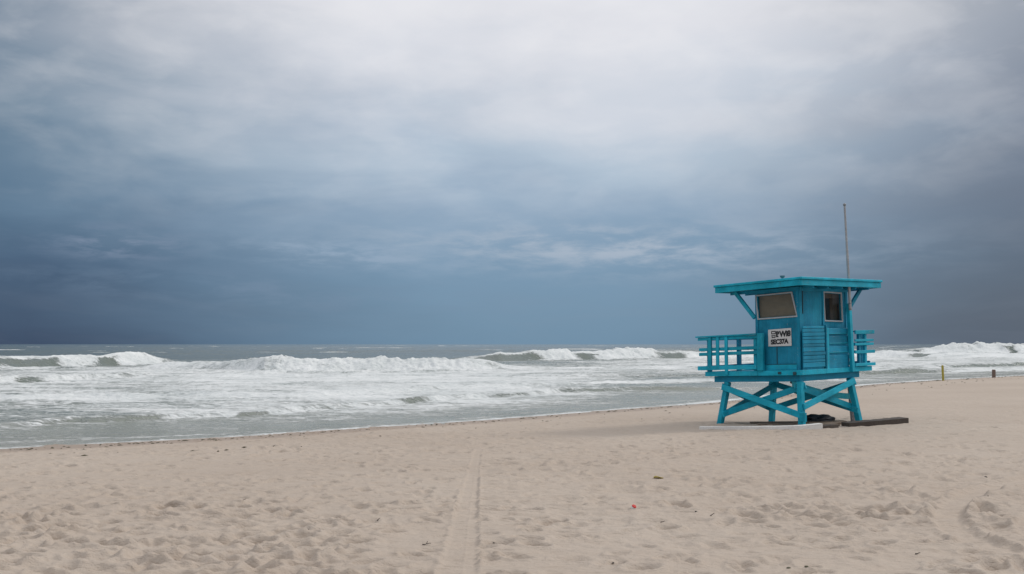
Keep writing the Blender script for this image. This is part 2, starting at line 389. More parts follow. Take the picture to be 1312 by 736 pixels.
# swash: everything settles to the waterline, thin lace at the very edge
edge = sstep(-dsh, .2, 9)
zz = zz*edge+.018*(fbm(X*.9, Y*.9, 3, 130)-.5)
zz += .05*(fbm(X*.10, Y*.10, 2, 140)-.5)*sstep(-dsh, -4, 1)
foam = foam*sstep(-dsh, -.4, 3.)*np.interp(np.clip(-dsh, 0, 9), [0, 3, 9], [.35, .75, 1])
lace = np.exp(-((dsh+.25)/.55)**2)*1.1*np.interp(PX, [-100, 100, 350, 1000], [.62, .72, 1., .95])
lace2 = np.exp(-((dsh+1.5+.5*np.sin(X*.35))/.5)**2)*.42
foam = np.maximum(foam, np.maximum(lace, lace2))
# the odd whitecap far out
foam = np.maximum(foam, sstep(fbm(X*.022, Y*.05, 3, 77), .74, .80)*.85*sstep(rad, 180, 300)*sstep(-rad, -2500, -1200))
keep = dsh < 2.2
me, used = grid_mesh('sea', X, Y, SEA+zz, keep)
at = me.attributes.new('foam', 'FLOAT', 'POINT'); at.data.foreach_set('value', np.clip(foam, 0, 1.4).ravel()[used].astype(np.float32))
at = me.attributes.new('depth', 'FLOAT', 'POINT'); at.data.foreach_set('value', np.clip(-dsh, -3, 200).ravel()[used].astype(np.float32))
m, g, b = new_mat('sea_water')
pos = g.node('ShaderNodeNewGeometry').outputs['Position']
fo = g.node('ShaderNodeAttribute', attribute_name='foam').outputs['Fac']
dp = g.node('ShaderNodeAttribute', attribute_name='depth').outputs['Fac']
# lacy foam: coarse rafts broken up by finer holes, drawn out along the shore
v1 = g.scale(pos, (.55, 1.25, 1), rot=(0, 0, R(-12)))
na = g.noise(v1, .9, 6, .68, .6); nb_ = g.noise(v1, 5.5, 5, .7, .4); nc_ = g.noise(pos, 24, 3, .7)
vo = g.node('ShaderNodeTexVoronoi'); vo.feature = 'DISTANCE_TO_EDGE'; vo.inputs['Scale'].default_value = 1.7
wv = g.node('ShaderNodeVectorMath', operation='ADD'); g.l(v1, wv.inputs[0])
nn = g.node('ShaderNodeTexNoise'); nn.inputs['Scale'].default_value = 1.5; g.l(pos, nn.inputs['Vector']); g.l(nn.outputs['Color'], wv.inputs[1]); g.l(wv.outputs[0], vo.inputs['Vector'])
lacy = g.mr(vo.outputs['Distance'], 0, .16, .16, 0)
nf = g.noise(g.scale(pos, (.5, 1.1, 1), rot=(0, 0, R(-14))), .26, 5, .7, .5)
tot = g.m('ADD', g.m('MULTIPLY', g.m('SUBTRACT', nf, .5), .55), g.m('ADD', g.m('ADD', g.m('MULTIPLY', na, .55), g.m('MULTIPLY', nb_, .32)), g.m('ADD', g.m('MULTIPLY', nc_, .13), lacy)))
f_ = g.m('ADD', fo, g.m('MULTIPLY', g.m('SUBTRACT', tot, .5), 2.3))
mask = g.mr(f_, .42, 1.12, smooth=True)
shal = g.mr(dp, 0, 14, smooth=True)
wcol = g.mix(shal, (.36, .36, .31), (.20, .235, .21))
wcol = g.mix(g.mr(dp, 30, 150), wcol, (.060, .088, .085))
wcol = g.mix(g.mr(g.noise(pos, .25, 3, .5), .4, .7, 0, .4), wcol, (.13, .145, .10))
fcol = g.mix(g.mr(g.m('ADD', g.m('MULTIPLY', nb_, .5), g.m('MULTIPLY', nf, .5)), .36, .62), (.50, .54, .54), (.84, .85, .845))
col = g.mix(mask, wcol, fcol); g.l(col, b.inputs['Base Color'])
g.l(g.mr(mask, 0, 1, .16, .85), b.inputs['Roughness']); g.l(g.mr(mask, 0, 1, .5, .12), b.inputs['Specular IOR Level'])
b.inputs['IOR'].default_value = 1.33
rip = g.m('ADD', g.noise(g.scale(pos, (.7, 1.6, 1)), 1.6, 5, .62), g.m('MULTIPLY', g.noise(pos, .35, 3, .5), 1.6))
hh = g.m('ADD', g.m('MULTIPLY', rip, .55), g.m('ADD', g.m('MULTIPLY', mask, .35), g.m('MULTIPLY', nb_, .35)))
g.l(g.bump(hh, .9, .30), b.inputs['Normal'])
sea = link('sea', me, m); tag(sea, kind='structure')

# ---------------------------------------------------------------- LIFEGUARD TOWER
tower = bpy.data.objects.new('lifeguard_tower', None); C.objects.link(tower)
tower.location = (HUT[0], HUT[1], 0); tower.rotation_euler = (0, 0, R(40))
tag(tower, 'turquoise wooden lifeguard tower on crossed stilts with railed deck and flat roof', 'lifeguard tower')
def P(x, y, z): return Vector((x, y, z+.018*x-.036*y))    # the old tower has settled a little to one side
def add_box(bm, x0, x1, y0, y1, z0, z1, bev=.006):
    t = bmesh.new(); vs = [t.verts.new(P(x, y, z)) for z in (z0, z1) for y in (y0, y1) for x in (x0, x1)]
    for f in ((0, 2, 3, 1), (4, 5, 7, 6), (0, 1, 5, 4), (2, 6, 7, 3), (0, 4, 6, 2), (1, 3, 7, 5)): t.faces.new([vs[i] for i in f])
    if bev: bmesh.ops.bevel(t, geom=t.edges[:], offset=bev, segments=1, affect='EDGES')
    merge(bm, t)
def merge(bm, t):
    me = bpy.data.meshes.new('tmp'); t.to_mesh(me); t.free(); bm.from_mesh(me); bpy.data.meshes.remove(me)
def add_beam(bm, p, q, w, h, side=None, bev=.006, raw=False, taper=1.):
    """board from p to q; w across 'side', h the other way"""
    p = Vector(p) if raw else P(*p); q = Vector(q) if raw else P(*q); d = (q-p).normalized()
    s = Vector(side) if side is not None else Vector((0, 0, 1)); s = (s-d*s.dot(d)).normalized(); u = d.cross(s)
    t = bmesh.new(); vs = []
    for c, k in ((p, 1.), (q, taper)):
        for a, b_ in ((-1, -1), (1, -1), (1, 1), (-1, 1)): vs.append(t.verts.new(c+s*(a*w/2*k)+u*(b_*h/2*k)))
    for f in ((3, 2, 1, 0), (4, 5, 6, 7), (0, 1, 5, 4), (1, 2, 6, 5), (2, 3, 7, 6), (3, 0, 4, 7)): t.faces.new([vs[i] for i in f])
    if bev: bmesh.ops.bevel(t, geom=t.edges[:], offset=bev, segments=1, affect='EDGES')
    merge(bm, t)
def done(name, bm, mat, parent=tower, smooth=False):
    bmesh.ops.recalc_face_normals(bm, faces=bm.faces[:])
    me = bpy.data.meshes.new(name); bm.to_mesh(me); bm.free(); return link(name, me, mat, parent, smooth)
def box(name, dims, mat, parent=tower, bev=.006):
    bm = bmesh.new(); add_box(bm, *dims, bev)
    if isinstance(mat, list): mat = mat[int(np.argmax([dims[1]-dims[0], dims[3]-dims[2], dims[5]-dims[4]]))]
    return done(name, bm, mat, parent)
def beam(name, p, q, w, h, mat, side=None, parent=tower, **k):
    bm = bmesh.new(); add_beam(bm, p, q, w, h, side, **k)
    if isinstance(mat, list): mat = mat[int(np.argmax([abs(q[i]-p[i]) for i in range(3)]))]
    return done(name, bm, mat, parent)

# legs, splayed, sunk into the sand
for (a, c) in [((.04, .04), (.02, -.02)), ((.06, 2.46), (-.02, 2.78)), ((2.50, .04), (2.97, -.02)), ((2.55, 2.62), (2.78, 2.92))]:
    beam('leg', (a[0], a[1], 1.19), (c[0], c[1], -.38), .15, .15, PB, side=(1, 0, 0))
# cross braces, one board per diagonal, outer one and inner one on each side
def lp(i, z):
    a, c = [((.04, .04), (.02, -.02)), ((.06, 2.46), (-.02, 2.78)), ((2.50, .04), (2.97, -.02)), ((2.55, 2.62), (2.78, 2.92))][i]
    f = (1.19-z)/1.57; return (a[0]+(c[0]-a[0])*f, a[1]+(c[1]-a[1])*f)
def brace(i, zi, j, zj, off, ext=.10, wid=.17, mat=PB):
    p = lp(i, zi); q = lp(j, zj); p = Vector((p[0]+off[0], p[1]+off[1], zi)); q = Vector((q[0]+off[0], q[1]+off[1], zj)); d = (q-p).normalized()
    p -= d*ext; q += d*ext
    beam('cross_brace', tuple(p), tuple(q), .045, wid, mat, side=(abs(off[0]) > abs(off[1]) and (1, 0, 0) or (0, 1, 0)))
brace(1, 1.03, 0, .30, (-.105, 0)); brace(1, .27, 0, 1.05, (.105, 0))
brace(0, .52, 2, 1.10, (0, -.105), .04); brace(0, 1.06, 2, .34, (0, .105))
brace(2, 1.05, 3, .28, (.105, 0)); brace(2, .28, 3, 1.05, (-.105, 0))
brace(1, 1.05, 3, .28, (0, .105)); brace(1, .28, 3, 1.03, (0, -.105))
beam('knee_block', (-.06, -.10, .36), (-.06, -.10, .12), .10, .17, PB, side=(1, 0, 0))
# sagging, paint-worn board slung between the near and the right leg
bm = bmesh.new(); t = bmesh.new(); ring = []
for i in range(19):
    f = i/18; x = .02+f*2.86; z = 1.12-.80*f+.32*f*f
    ring.append([t.verts.new(P(x, y, z+dz)) for (y, dz) in ((.165, -.085), (.28, -.075), (.29, .075), (.165, .085))])
for a, c in zip(ring[:-1], ring[1:]):
    for k in range(4): t.faces.new((a[k], a[(k+1) % 4], c[(k+1) % 4], c[k]))
t.faces.new(ring[0][::-1]); t.faces.new(ring[-1]); merge(bm, t)
tag(done('sagging_board', bm, PW[0], tower), 'sagging board with paint worn to pale grey')

bm = bmesh.new()  # black bar added to draw the shadow line above the sagging board
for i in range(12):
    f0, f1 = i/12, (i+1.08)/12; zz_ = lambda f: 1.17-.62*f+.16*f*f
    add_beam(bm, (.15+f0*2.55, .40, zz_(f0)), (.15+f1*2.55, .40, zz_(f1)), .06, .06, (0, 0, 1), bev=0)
done('shadow_line', bm, M_BLACK)
# floor frame and deck
bm = bmesh.new()
add_box(bm, 0, 2.96, -.0, .055, 1.19, 1.358); add_box(bm, 0, .055, .058, 2.90, 1.19, 1.356)
add_box(bm, .058, 2.96, 2.85, 2.905, 1.19, 1.354); add_box(bm, 2.905, 2.96, .058, 2.847, 1.19, 1.356)
for y in (.62, 1.2, 1.78, 2.34): add_box(bm, .058, 2.90, y, y+.045, 1.21, 1.35)
done('floor_frame', bm, PM[1])
bm = bmesh.new(); n = 22
for i in range(n):
    y0 = -.11+i*(3.19/n); add_box(bm, -.11, 3.36, y0, y0+3.19/n-.006, 1.44, 1.478+random.uniform(-.002, .002), .004)
done('deck_boards', bm, PM[0])
bm = bmesh.new()
add_box(bm, -.148, -.113, 1.28, 3.12, 1.365, 1.50); add_box(bm, -.150, -.115, -.15, 1.274, 1.362, 1.503)
add_box(bm, -.112, 1.02, -.150, -.115, 1.362, 1.50); add_box(bm, 1.026, 3.40, -.148, -.113, 1.365, 1.498)
add_box(bm, -.112, 3.40, 3.085, 3.12, 1.365, 1.50); add_box(bm, 3.365, 3.402, -.11, 3.083, 1.365, 1.50)
done('rim_board', bm, PB[1])
box('bracket', (-.175, -.152, .50, .60, 1.40, 1.465), M_IRON); box('bracket', (-.175, -.152, .02, .12, 1.37, 1.455), M_IRON)

# cabin
def wall_hole(name, axis, off, th_, a0, a1, z0, z1, hole, mat, boards=0, parent=tower):
    """wall in plane axis=off with a four-cornered window hole (u,z)"""
    bm = bmesh.new()
    def pt(u, z, o): return P(o, u, z) if axis == 0 else P(u, o, z)
    out = [(a0, z0), (a1, z0), (a1, z1), (a0, z1)]
    rings = []
    for o in (off, off+th_):
        rings.append(([bm.verts.new(pt(u, z, o)) for u, z in out], [bm.verts.new(pt(u, z, o)) for u, z in hole]))
    for o_, i_ in rings:
        for k in range(4): bm.faces.new((o_[k], o_[(k+1) % 4], i_[(k+1) % 4], i_[k]))
    for k in range(4):
        bm.faces.new((rings[0][0][k], rings[0][0][(k+1) % 4], rings[1][0][(k+1) % 4], rings[1][0][k]))
        bm.faces.new((rings[0][1][k], rings[0][1][(k+1) % 4], rings[1][1][(k+1) % 4], rings[1][1][k]))
    return done(name, bm, mat, parent)
CY, CX = 1.40, 2.36
HL = [(.09, 2.98), (1.30, 2.97), (1.36, 3.58), (.25, 3.59)]
HR = [(1.22, 2.85), (2.07, 2.83), (2.03, 3.58), (1.19, 3.60)]
def wmat(name, base, axisu):
    """painted plank wall: narrow grooves between vertical boards"""
    m = paint_mat(name, base, 2, .45); g = G(m.node_tree); b = [n for n in m.node_tree.nodes if n.type == 'BSDF_PRINCIPLED'][0]
    tc = g.node('ShaderNodeTexCoord').outputs['Object']; sp = g.node('ShaderNodeSeparateXYZ'); g.l(tc, sp.inputs[0])
    f = g.m('FRACT', g.m('MULTIPLY', sp.outputs[axisu], 8.3)); gr = g.mr(g.m('ABSOLUTE', g.m('SUBTRACT', f, .5)), .455, .495)
    old = b.inputs['Normal'].links[0].from_socket
    g.l(g.bump(g.m('SUBTRACT', 1., gr), .8, .012, old), b.inputs['Normal'])
    return m
M_PLANK = wmat('teal_plank_wall', TEAL, 0)
wall_hole('wall', 0, 0, .05, 0, CY, 1.48, 3.76, HL, PM[2])
wall_hole('wall', 1, .0, .05, .052, CX, 1.48, 3.76, HR, M_PLANK)
box('wall', (.052, CX, CY-.05, CY, 1.48, 3.76), PM, bev=0); box('wall', (CX-.05, CX, .052, CY-.052, 1.48, 3.76), PM, bev=0)
def window(axis, off, hole, grow=.045, proud=.035):
    cx = sum(p[0] for p in hole)/4; cz = sum(p[1] for p in hole)/4
    def pt(u, z, o): return P(o, u, z) if axis == 0 else P(u, o, z)
    def off_(k, d):
        u, z = hole[k]; return (u+math.copysign(d, u-cx), z+math.copysign(d, z-cz))
    bm = bmesh.new(); R4 = []
    for o, d in ((off-.004, grow), (off-proud, grow), (off-proud, -.008), (off+.03, -.008)):
        R4.append([bm.verts.new(pt(*off_(k, d), o)) for k in range(4)])
    for a, c in zip(R4[:-1], R4[1:]):
        for k in range(4): bm.faces.new((a[k], a[(k+1) % 4], c[(k+1) % 4], c[k]))
    bmesh.ops.bevel(bm, geom=[e for e in bm.edges if all(abs((v.co[axis])-(off-proud)) < 1e-4 for v in e.verts)], offset=.008, segments=2, affect='EDGES')
    w = done('window', bm, M_FRAME)
    bm = bmesh.new()
    bm.faces.new([bm.verts.new(pt(*off_(k, -.004), off+.012)) for k in range(4)])
    done('pane', bm, M_GLASS, w); return w
wL = window(0, 0, HL); wR = window(1, 0, HR)
box('blind', (.075, .085, .06, CY-.06, 2.90, 3.68), M_BLIND, wL, bev=0)
bm = bmesh.new(); t = bmesh.new(); n = 40; A_ = []
for i in range(n+1):
    x = 1.75+.52*i/n; A_.append([t.verts.new(P(x, .16+.028*math.sin(i*1.25), z)) for z in (2.7, 3.68)])
for a, c in zip(A_[:-1], A_[1:]): t.faces.new((a[0], c[0], c[1], a[1]))
merge(bm, t); done('curtain', bm, M_CURT, wR)
box('roller_blind', (1.14, 2.2, .09, .10, 3.46, 3.68), M_CURT, wR, bev=0)
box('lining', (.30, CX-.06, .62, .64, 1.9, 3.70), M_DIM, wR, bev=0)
bm = bmesh.new()
add_box(bm, -.022, .10, -.022, -.002, 1.482, 3.75); add_box(bm, -.022, -.002, .0, .085, 1.482, 3.752)
add_box(bm, CX-.10, CX+.02, -.024, -.002, 1.482, 3.75); add_box(bm, -.022, -.002, CY-.07, CY+.02, 1.482, 3.75)
bm.free()
for d_ in ((-.022, .10, -.022, -.002, 1.482, 3.75), (-.022, -.002, .0, .085, 1.482, 3.752), (CX-.10, CX+.02, -.024, -.002, 1.482, 3.75), (-.022, -.002, CY-.07, CY+.02, 1.482, 3.75)): box('corner_trim', d_, PM)
box('dark_gap_strip', (.125, .150, -.026, -.002, 3.02, 3.74), M_IRON)  # dark strip added to stand for the gap beside the corner trim
bm = bmesh.new(); add_box(bm, -.030, -.002, .09, 1.30, 1.505, 1.655)
done('kick_board', bm, PB[1])
box('seam_batten', (-.012, -.002, .715, .735, 1.662, 2.14), M_IRON, bev=0)
box('threshold_strip', (-.032, -.002, .10, 1.05, 1.658, 1.668), M_IRON, bev=0)
box('jamb_trim', (1.10, 1.18, -.026, -.002, 2.62, 3.74), PM)
box('eave_board', (-.02, CX+.02, -.045, -.024, 3.64, 3.755), PM); box('eave_board', (-.045, -.024, -.02, CY+.02, 3.66, 3.758), PM)

# sign on the seaward-left wall
bm = bmesh.new(); t = bmesh.new()
q = [(.99, 2.165), (.245, 2.16), (.255, 2.645), (.995, 2.63)]
v0 = [t.verts.new(P(-.010, y, z)) for y, z in q]; v1_ = [t.verts.new(P(-.032, y, z)) for y, z in q]
t.faces.new(v1_); t.faces.new(v0[::-1])
for k in range(4): t.faces.new((v0[k], v0[(k+1) % 4], v1_[(k+1) % 4], v1_[k]))
bmesh.ops.recalc_face_normals(t, faces=t.faces[:]); bmesh.ops.bevel(t, geom=t.edges[:], offset=.005, segments=1, affect='EDGES')
merge(bm, t); sign = done('sign', bm, M_SIGN)
sign['label'] = 'white sign board with two rows of black lettering'
def text_mesh(txt, size, sx, ty, tz, space=1.0):
    cu = bpy.data.curves.new('t', 'FONT'); cu.body = txt; cu.size = size; cu.extrude = .0; cu.offset = .012*size/.2; cu.space_character = space
    o = bpy.data.objects.new('t', cu); C.objects.link(o); dg = bpy.context.evaluated_depsgraph_get(); dg.update()
    me = bpy.data.meshes.new_from_object(o.evaluated_get(dg)); bpy.data.objects.remove(o)
    bm = bmesh.new(); bm.from_mesh(me)
    for v in bm.verts: x, y = v.co.x*sx, v.co.y; v.co = P(-.0345, ty-x, tz+y+.02*x)
    return bm
bm = text_mesh('RWi8', .205, 1.0, .735, 2.425, .95)
for (y0, y1, z0, z1) in [(.87, .75, 2.565, 2.585), (.88, .745, 2.50, 2.52), (.88, .75, 2.452, 2.468), (.86, .76, 2.40, 2.418), (.885, .868, 2.508, 2.578), (.76, .742, 2.508, 2.578), (.868, .853, 2.405, 2.46), (.770, .755, 2.405, 2.46)]:
    add_box(bm, -.0352, -.0340, min(y0, y1)-.004, max(y0, y1)+.004, z0-.003, z1+.004, 0)
done('lettering', bm, M_INK, sign)
bm = text_mesh('SEC37A', .175, 1.0, .90, 2.225, .93)
done('lettering', bm, M_INK, sign)

# roof: slab, fascia boards and the thin drip board above
RX0, RX1, RY0, RY1 = -.53, 3.50, -.43, 2.42
box('roof_deck', (RX0+.03, RX1-.03, RY0+.03, RY1-.03, 3.775, 3.93), PM, bev=0)
bm = bmesh.new()
add_box(bm, RX0, RX0+.028, RY0, RY1, 3.75, 3.905); add_box(bm, RX0+.030, RX1, RY0, RY0+.028, 3.748, 3.903)
add_box(bm, RX0+.03, RX1, RY1-.028, RY1, 3.75, 3.90); add_box(bm, RX1-.028, RX1, RY0+.03, RY1-.03, 3.75, 3.90)
done('fascia', bm, PB[0])
box('roof_covering', (RX0-.035, RX1+.035, RY0-.035, RY1+.035, 3.908, 3.975), PB, bev=.012)
bm = bmesh.new()
for x in (.1, .8, 1.5, 2.2, 2.9): add_box(bm, x, x+.045, RY0+.05, RY1-.05, 3.69, 3.772)
done('rafter', bm, PM[1])
# roof braces
beam('roof_brace', (-.02, 1.43, 2.98), (-.02, 2.10, 3.76), .07, .11, PB, side=(1, 0, 0))
beam('roof_brace', (2.30, -.07, 3.12), (3.02, -.07, 3.76), .07, .11, PM, side=(0, 1, 0))
beam('roof_brace', (2.38, 1.36, 3.05), (3.02, 1.36, 3.76), .07, .11, PM, side=(0, 1, 0))
# little vent on the roof
bm = bmesh.new(); bmesh.ops.create_cone(bm, segments=14, radius1=.03, radius2=.03, depth=.16, cap_ends=True, matrix=Matrix.Translation(P(.15, .62, 3.98)))
bmesh.ops.create_cone(bm, segments=14, radius1=.05, radius2=.075, depth=.06, cap_ends=True, matrix=Matrix.Translation(P(.15, .62, 4.08)))
done('roof_vent', bm, M_METAL)

# railings --------------------------------------------------------------
def rail(d, mat=PB): return box('rail', d, mat)
def post(d, mat=PB): return box('railing_post', d, mat)
# front-left section
for d in [(-.215, -.12, 1.27, 3.42, 2.505, 2.548), (-.150, -.115, 1.28, 3.38, 2.415, 2.500), (-.148, -.115, 1.28, 3.34, 2.105, 2.195), (-.148, -.115, 1.28, 3.34, 1.965, 2.060), (-.190, -.154, 1.28, 3.36, 1.545, 1.668)]: rail(d)
for y in (2.86, 2.58, 2.27): post((-.152-.045, -.152, y-.0, y+.105, 1.60 if y > 2.3 else 1.40, 2.503))
post((-.10, -.01, 1.34, 1.44, 1.48, 2.50)); post((-.20, -.115, 1.06, 1.26, 1.506, 2.545))
# far-left section (along the end of the deck)
for d in [(-.11, 3.44, 3.09, 3.18, 2.505, 2.545), (-.11, 3.44, 3.085, 3.12, 2.41, 2.50), (-.10, 3.44, 3.085, 3.12, 2.10, 2.19), (-.10, 3.44, 3.085, 3.12, 1.96, 2.055), (-.10, 3.44, 3.085, 3.12, 1.56, 1.68)]: rail(d, PM)
for x in (-.10, 1.30, 2.20, 3.20): post((x, x+.13, 2.985, 3.08, 1.48, 2.50), PM)
# rear section
for d in [(3.36, 3.45, -.10, 3.08, 2.50, 2.54), (3.365, 3.40, -.10, 3.08, 2.10, 2.19), (3.365, 3.40, -.10, 3.08, 1.88, 1.97), (3.365, 3.40, -.10, 3.08, 1.53, 1.65)]: rail(d, PM)
for y in (.1, 1.0, 2.0): post((3.27, 3.36, y, y+.10, 1.48, 2.50), PM)
# right section past the corner post
for d in [(2.44, 3.46, -.215, -.170, 2.43, 2.54), (2.44, 3.44, -.20, -.165, 2.215, 2.285), (2.44, 3.44, -.20, -.165, 2.105, 2.175), (2.44, 3.50, -.20, -.165, 1.875, 1.965), (2.44, 3.52, -.200, -.155, 1.512, 1.60)]: rail(d)
post((2.70, 2.80, -.163, -.08, 1.50, 2.50), PM); post((3.02, 3.12, -.160, -.075, 1.50, 2.50))
# boarded railing in front of the plank wall
pn = box('railing_panel', (-.02, .98, -.105, -.085, 1.50, 2.66), PM)
zt = 2.68
for i, h in enumerate((.075, .10, .11, .09, .115, .085, .13, .10, .11, .075, .14)):
    dep = random.choice((0, .004, .010)); box('board', (-.05+random.uniform(0, .012), 1.0+random.uniform(-.03, .02), -.135-dep, -.108, zt-h+.010, zt-.003), PM, pn, .004); zt -= h
post((1.045, 1.10, -.150, -.06, 1.50, 2.70), PM)
# half door with recessed slots
dr_ = box('half_door', (1.13, 2.235, -.085, -.06, 1.50, 2.61), PM)
dr_['label'] = 'half door with three dark slots between its boards'
box('stile', (1.105, 1.215, -.13, -.088, 1.475, 2.62), PB, dr_)
for z0, z1 in ((2.455, 2.60), (2.195, 2.385), (1.945, 2.105), (1.50, 1.86)): box('panel_board', (1.22, 2.235, -.118, -.088, z0, z1), PM, dr_)
for z0 in (2.455, 2.18, 1.93): box('highlight_strip', (1.22, 2.235, -.132, -.121, z0-.006, z0+.020), PB, dr_)  # thin strips in lighter paint, drawing the highlights along the slots
# tall corner post that carries the flagpole
beam('corner_post', (2.27, -.195, 1.37), (2.14, -.195, 3.30), .10, .13, PB, side=(0, 1, 0))
bm = bmesh.new(); a = P(2.06, -.290, 3.10); c = P(1.87, -.290, 6.05); d = (c-a)
segs = [(0, .040), (.58, .036), (.582, .031), (1., .028)]; rings = []
up = d.normalized(); s1 = up.orthogonal().normalized(); s2 = up.cross(s1)
for f, r_ in segs: rings.append([bm.verts.new(a+d*f+(s1*math.cos(k*math.pi/8)+s2*math.sin(k*math.pi/8))*r_) for k in range(16)])
for p_, q_ in zip(rings[:-1], rings[1:]):
    for k in range(16): bm.faces.new((p_[k], p_[(k+1) % 16], q_[(k+1) % 16], q_[k]))
bm.faces.new(rings[0][::-1]); bm.faces.new(rings[-1])
pole = done('flagpole', bm, M_POLE, tower)
bm = bmesh.new(); bmesh.ops.create_uvsphere(bm, u_segments=16, v_segments=10, radius=.043, matrix=Matrix.Translation(c+up*.035)); done('finial', bm, M_METAL, pole, True)
for f in (.01, .065): bm = bmesh.new(); bmesh.ops.create_cone(bm, segments=16, radius1=.042, radius2=.042, depth=.035, cap_ends=True, matrix=Matrix.Translation(a+d*f)); done('clamp', bm, M_METAL, pole)

# ---------------------------------------------------------------- things round the tower (world coordinates)
def W(x, y, dz=0): return Vector((x, y, sz(x, y)+dz))
def strip(name, pts, mat, label, cat, group=None, wd=.2):
    """a board following points (x,y,height); irregular edges"""
    bm = bmesh.new(); rg = []; n = len(pts)
    o0 = W(pts[0][0], pts[0][1])
    m_ = 5*(n-1)+1
    for i in range(m_):
        f = i/(m_-1)*(n-1); k = min(int(f), n-2); fr = f-k
        x, y, h = [pts[k][j]*(1-fr)+pts[k+1][j]*fr for j in range(3)]
        dx, dy = pts[k+1][0]-pts[k][0], pts[k+1][1]-pts[k][1]; L = math.hypot(dx, dy); nx, ny = -dy/L, dx/L
        z = sz(x, y); w = wd*(1+random.uniform(-.04, .04)); e = random.uniform(-.004, .004)
        rg.append([bm.verts.new(Vector(v)-o0) for v in ((x, y, z-.06), (x, y, z+h+e), (x+nx*w, y+ny*w, z+h*1.04+e), (x+nx*w, y+ny*w, z-.06))])
    for a, c in zip(rg[:-1], rg[1:]):
        for k in range(4): bm.faces.new((a[k], a[(k+1) % 4], c[(k+1) % 4], c[k]))
    bm.faces.new(rg[0][::-1]); bm.faces.new(rg[-1])
    bmesh.ops.bevel(bm, geom=[e for e in bm.edges if e.calc_face_angle(0) > .9], offset=.008, segments=1, affect='EDGES')
    o = done(name, bm, mat, None); o.location = o0; return tag(o, label, cat, group)
strip('white_board', [(5.02, 26.35, .07), (5.75, 26.0, .08), (6.6, 25.60, .10), (7.45, 25.42, .12), (8.10, 25.60, .15)], M_WHITEW, 'long whitewashed board lying on the sand across the front of the tower legs', 'board', wd=.16)
strip('timber', [(9.05, 26.35, .10), (9.7, 26.55, .13), (10.4, 26.85, .15), (10.95, 27.10, .17)], M_DARKW, 'dark weathered timber beam on the sand to the right of the tower', 'timber', wd=.35)
strip('timber_offcut', [(8.18, 25.85, .06), (8.45, 26.02, .08), (8.75, 26.3, .07)], M_DARKW, 'short broken dark timber between the white board and the long beam', 'timber', wd=.22)
for i, (x0, y0, x1, y1, h) in enumerate([(7.2, 26.85, 8.4, 26.7, .05), (6.9, 27.4, 8.5, 27.25, .05), (6.9, 28.3, 9.1, 28.1, .05), (8.3, 26.85, 9.3, 27.25, .07), (7.6, 27.75, 9.5, 27.85, .06), (8.0, 26.45, 8.9, 26.65, .06)]):
    strip('plank', [(x0, y0, h), ((x0+x1)/2, (y0+y1)/2+.03, h*.8), (x1, y1, h)], M_BROWNW, 'weathered brown plank half buried in the sand beneath the tower', 'plank', 'half buried planks beneath the tower', .30)
# black tarpaulin bundle
bm = bmesh.new(); bmesh.ops.create_icosphere(bm, subdivisions=4, radius=1)
for v in bm.verts:
    p = v.co.copy(); n = fbm(np.array(p.x*2.3+5), np.array(p.y*2.3+p.z*2), 4, 3)
    v.co = Vector((p.x*.44, p.y*.30, max(p.z, -.4)*.17))*(.62+.8*float(n))
o = done('tarpaulin_bundle', bm, M_BLACK, None, True); bx, by = HUT+2.0*HX+.75*HY; o.location = (bx, by, sz(bx, by)+.07)
tag(o, 'crumpled black tarpaulin bundle on the sand under the tower floor', 'tarpaulin')
bm = bmesh.new(); add_beam(bm, (0, 0, -.3), (-.10, .02, 1.12), .11, .11, (1, 0, 0), raw=True, bev=.01)
bx, by = HUT+3.08*HX+.28*HY; o = done('peeling_post', bm, M_PINKW, None); o.location = (bx, by, sz(bx, by)); tag(o, 'peeling pinkish grey post leaning behind the right leg of the tower', 'post')

# posts by the water
def stake(name, x, y, w, h, mat, label, cat, lean=(0, 0), round_=False):
    root = bpy.data.objects.new(name, None); C.objects.link(root); root.location = (x, y, sz(x, y)); root.rotation_euler = (lean[1], lean[0], .4)
    tag(root, label, cat)
    bm = bmesh.new()
    if round_:
        bmesh.ops.create_cone(bm, segments=20, radius1=w*.52, radius2=w*.48, depth=h+.6, cap_ends=True, matrix=Matrix.Translation((0, 0, (h-.6)/2)))
    else:
        add_beam(bm, (0, 0, -.6), (0, 0, h), w, w*.6, (1, 0, 0), raw=True, bev=.012)
    done('shaft', bm, mat, root)
    bm = bmesh.new()
    if round_:
        bmesh.ops.create_cone(bm, segments=20, radius1=w*.53, radius2=w*.36, depth=.05, cap_ends=True, matrix=Matrix.Translation((0, 0, h+.02)))
    else: add_beam(bm, (0, 0, h), (0, 0, h+.07), w, w*.6, (1, 0, 0), raw=True, bev=.008, taper=.55)
    done('cap', bm, mat, root)
def at_px(px, py):   # only used to note down surveyed spots
    pass
stake('marker_post', 30.6, 69.5, .15, 1.03, M_YEL, 'thin yellow marker post standing at the water edge right of the tower', 'post', (R(-2), 0))
stake('piling', 37.4, 76.0, .27, .58, M_STUMP, 'short dark brown wooden piling at the water edge right of the yellow post', 'piling', (R(1), 0), True)

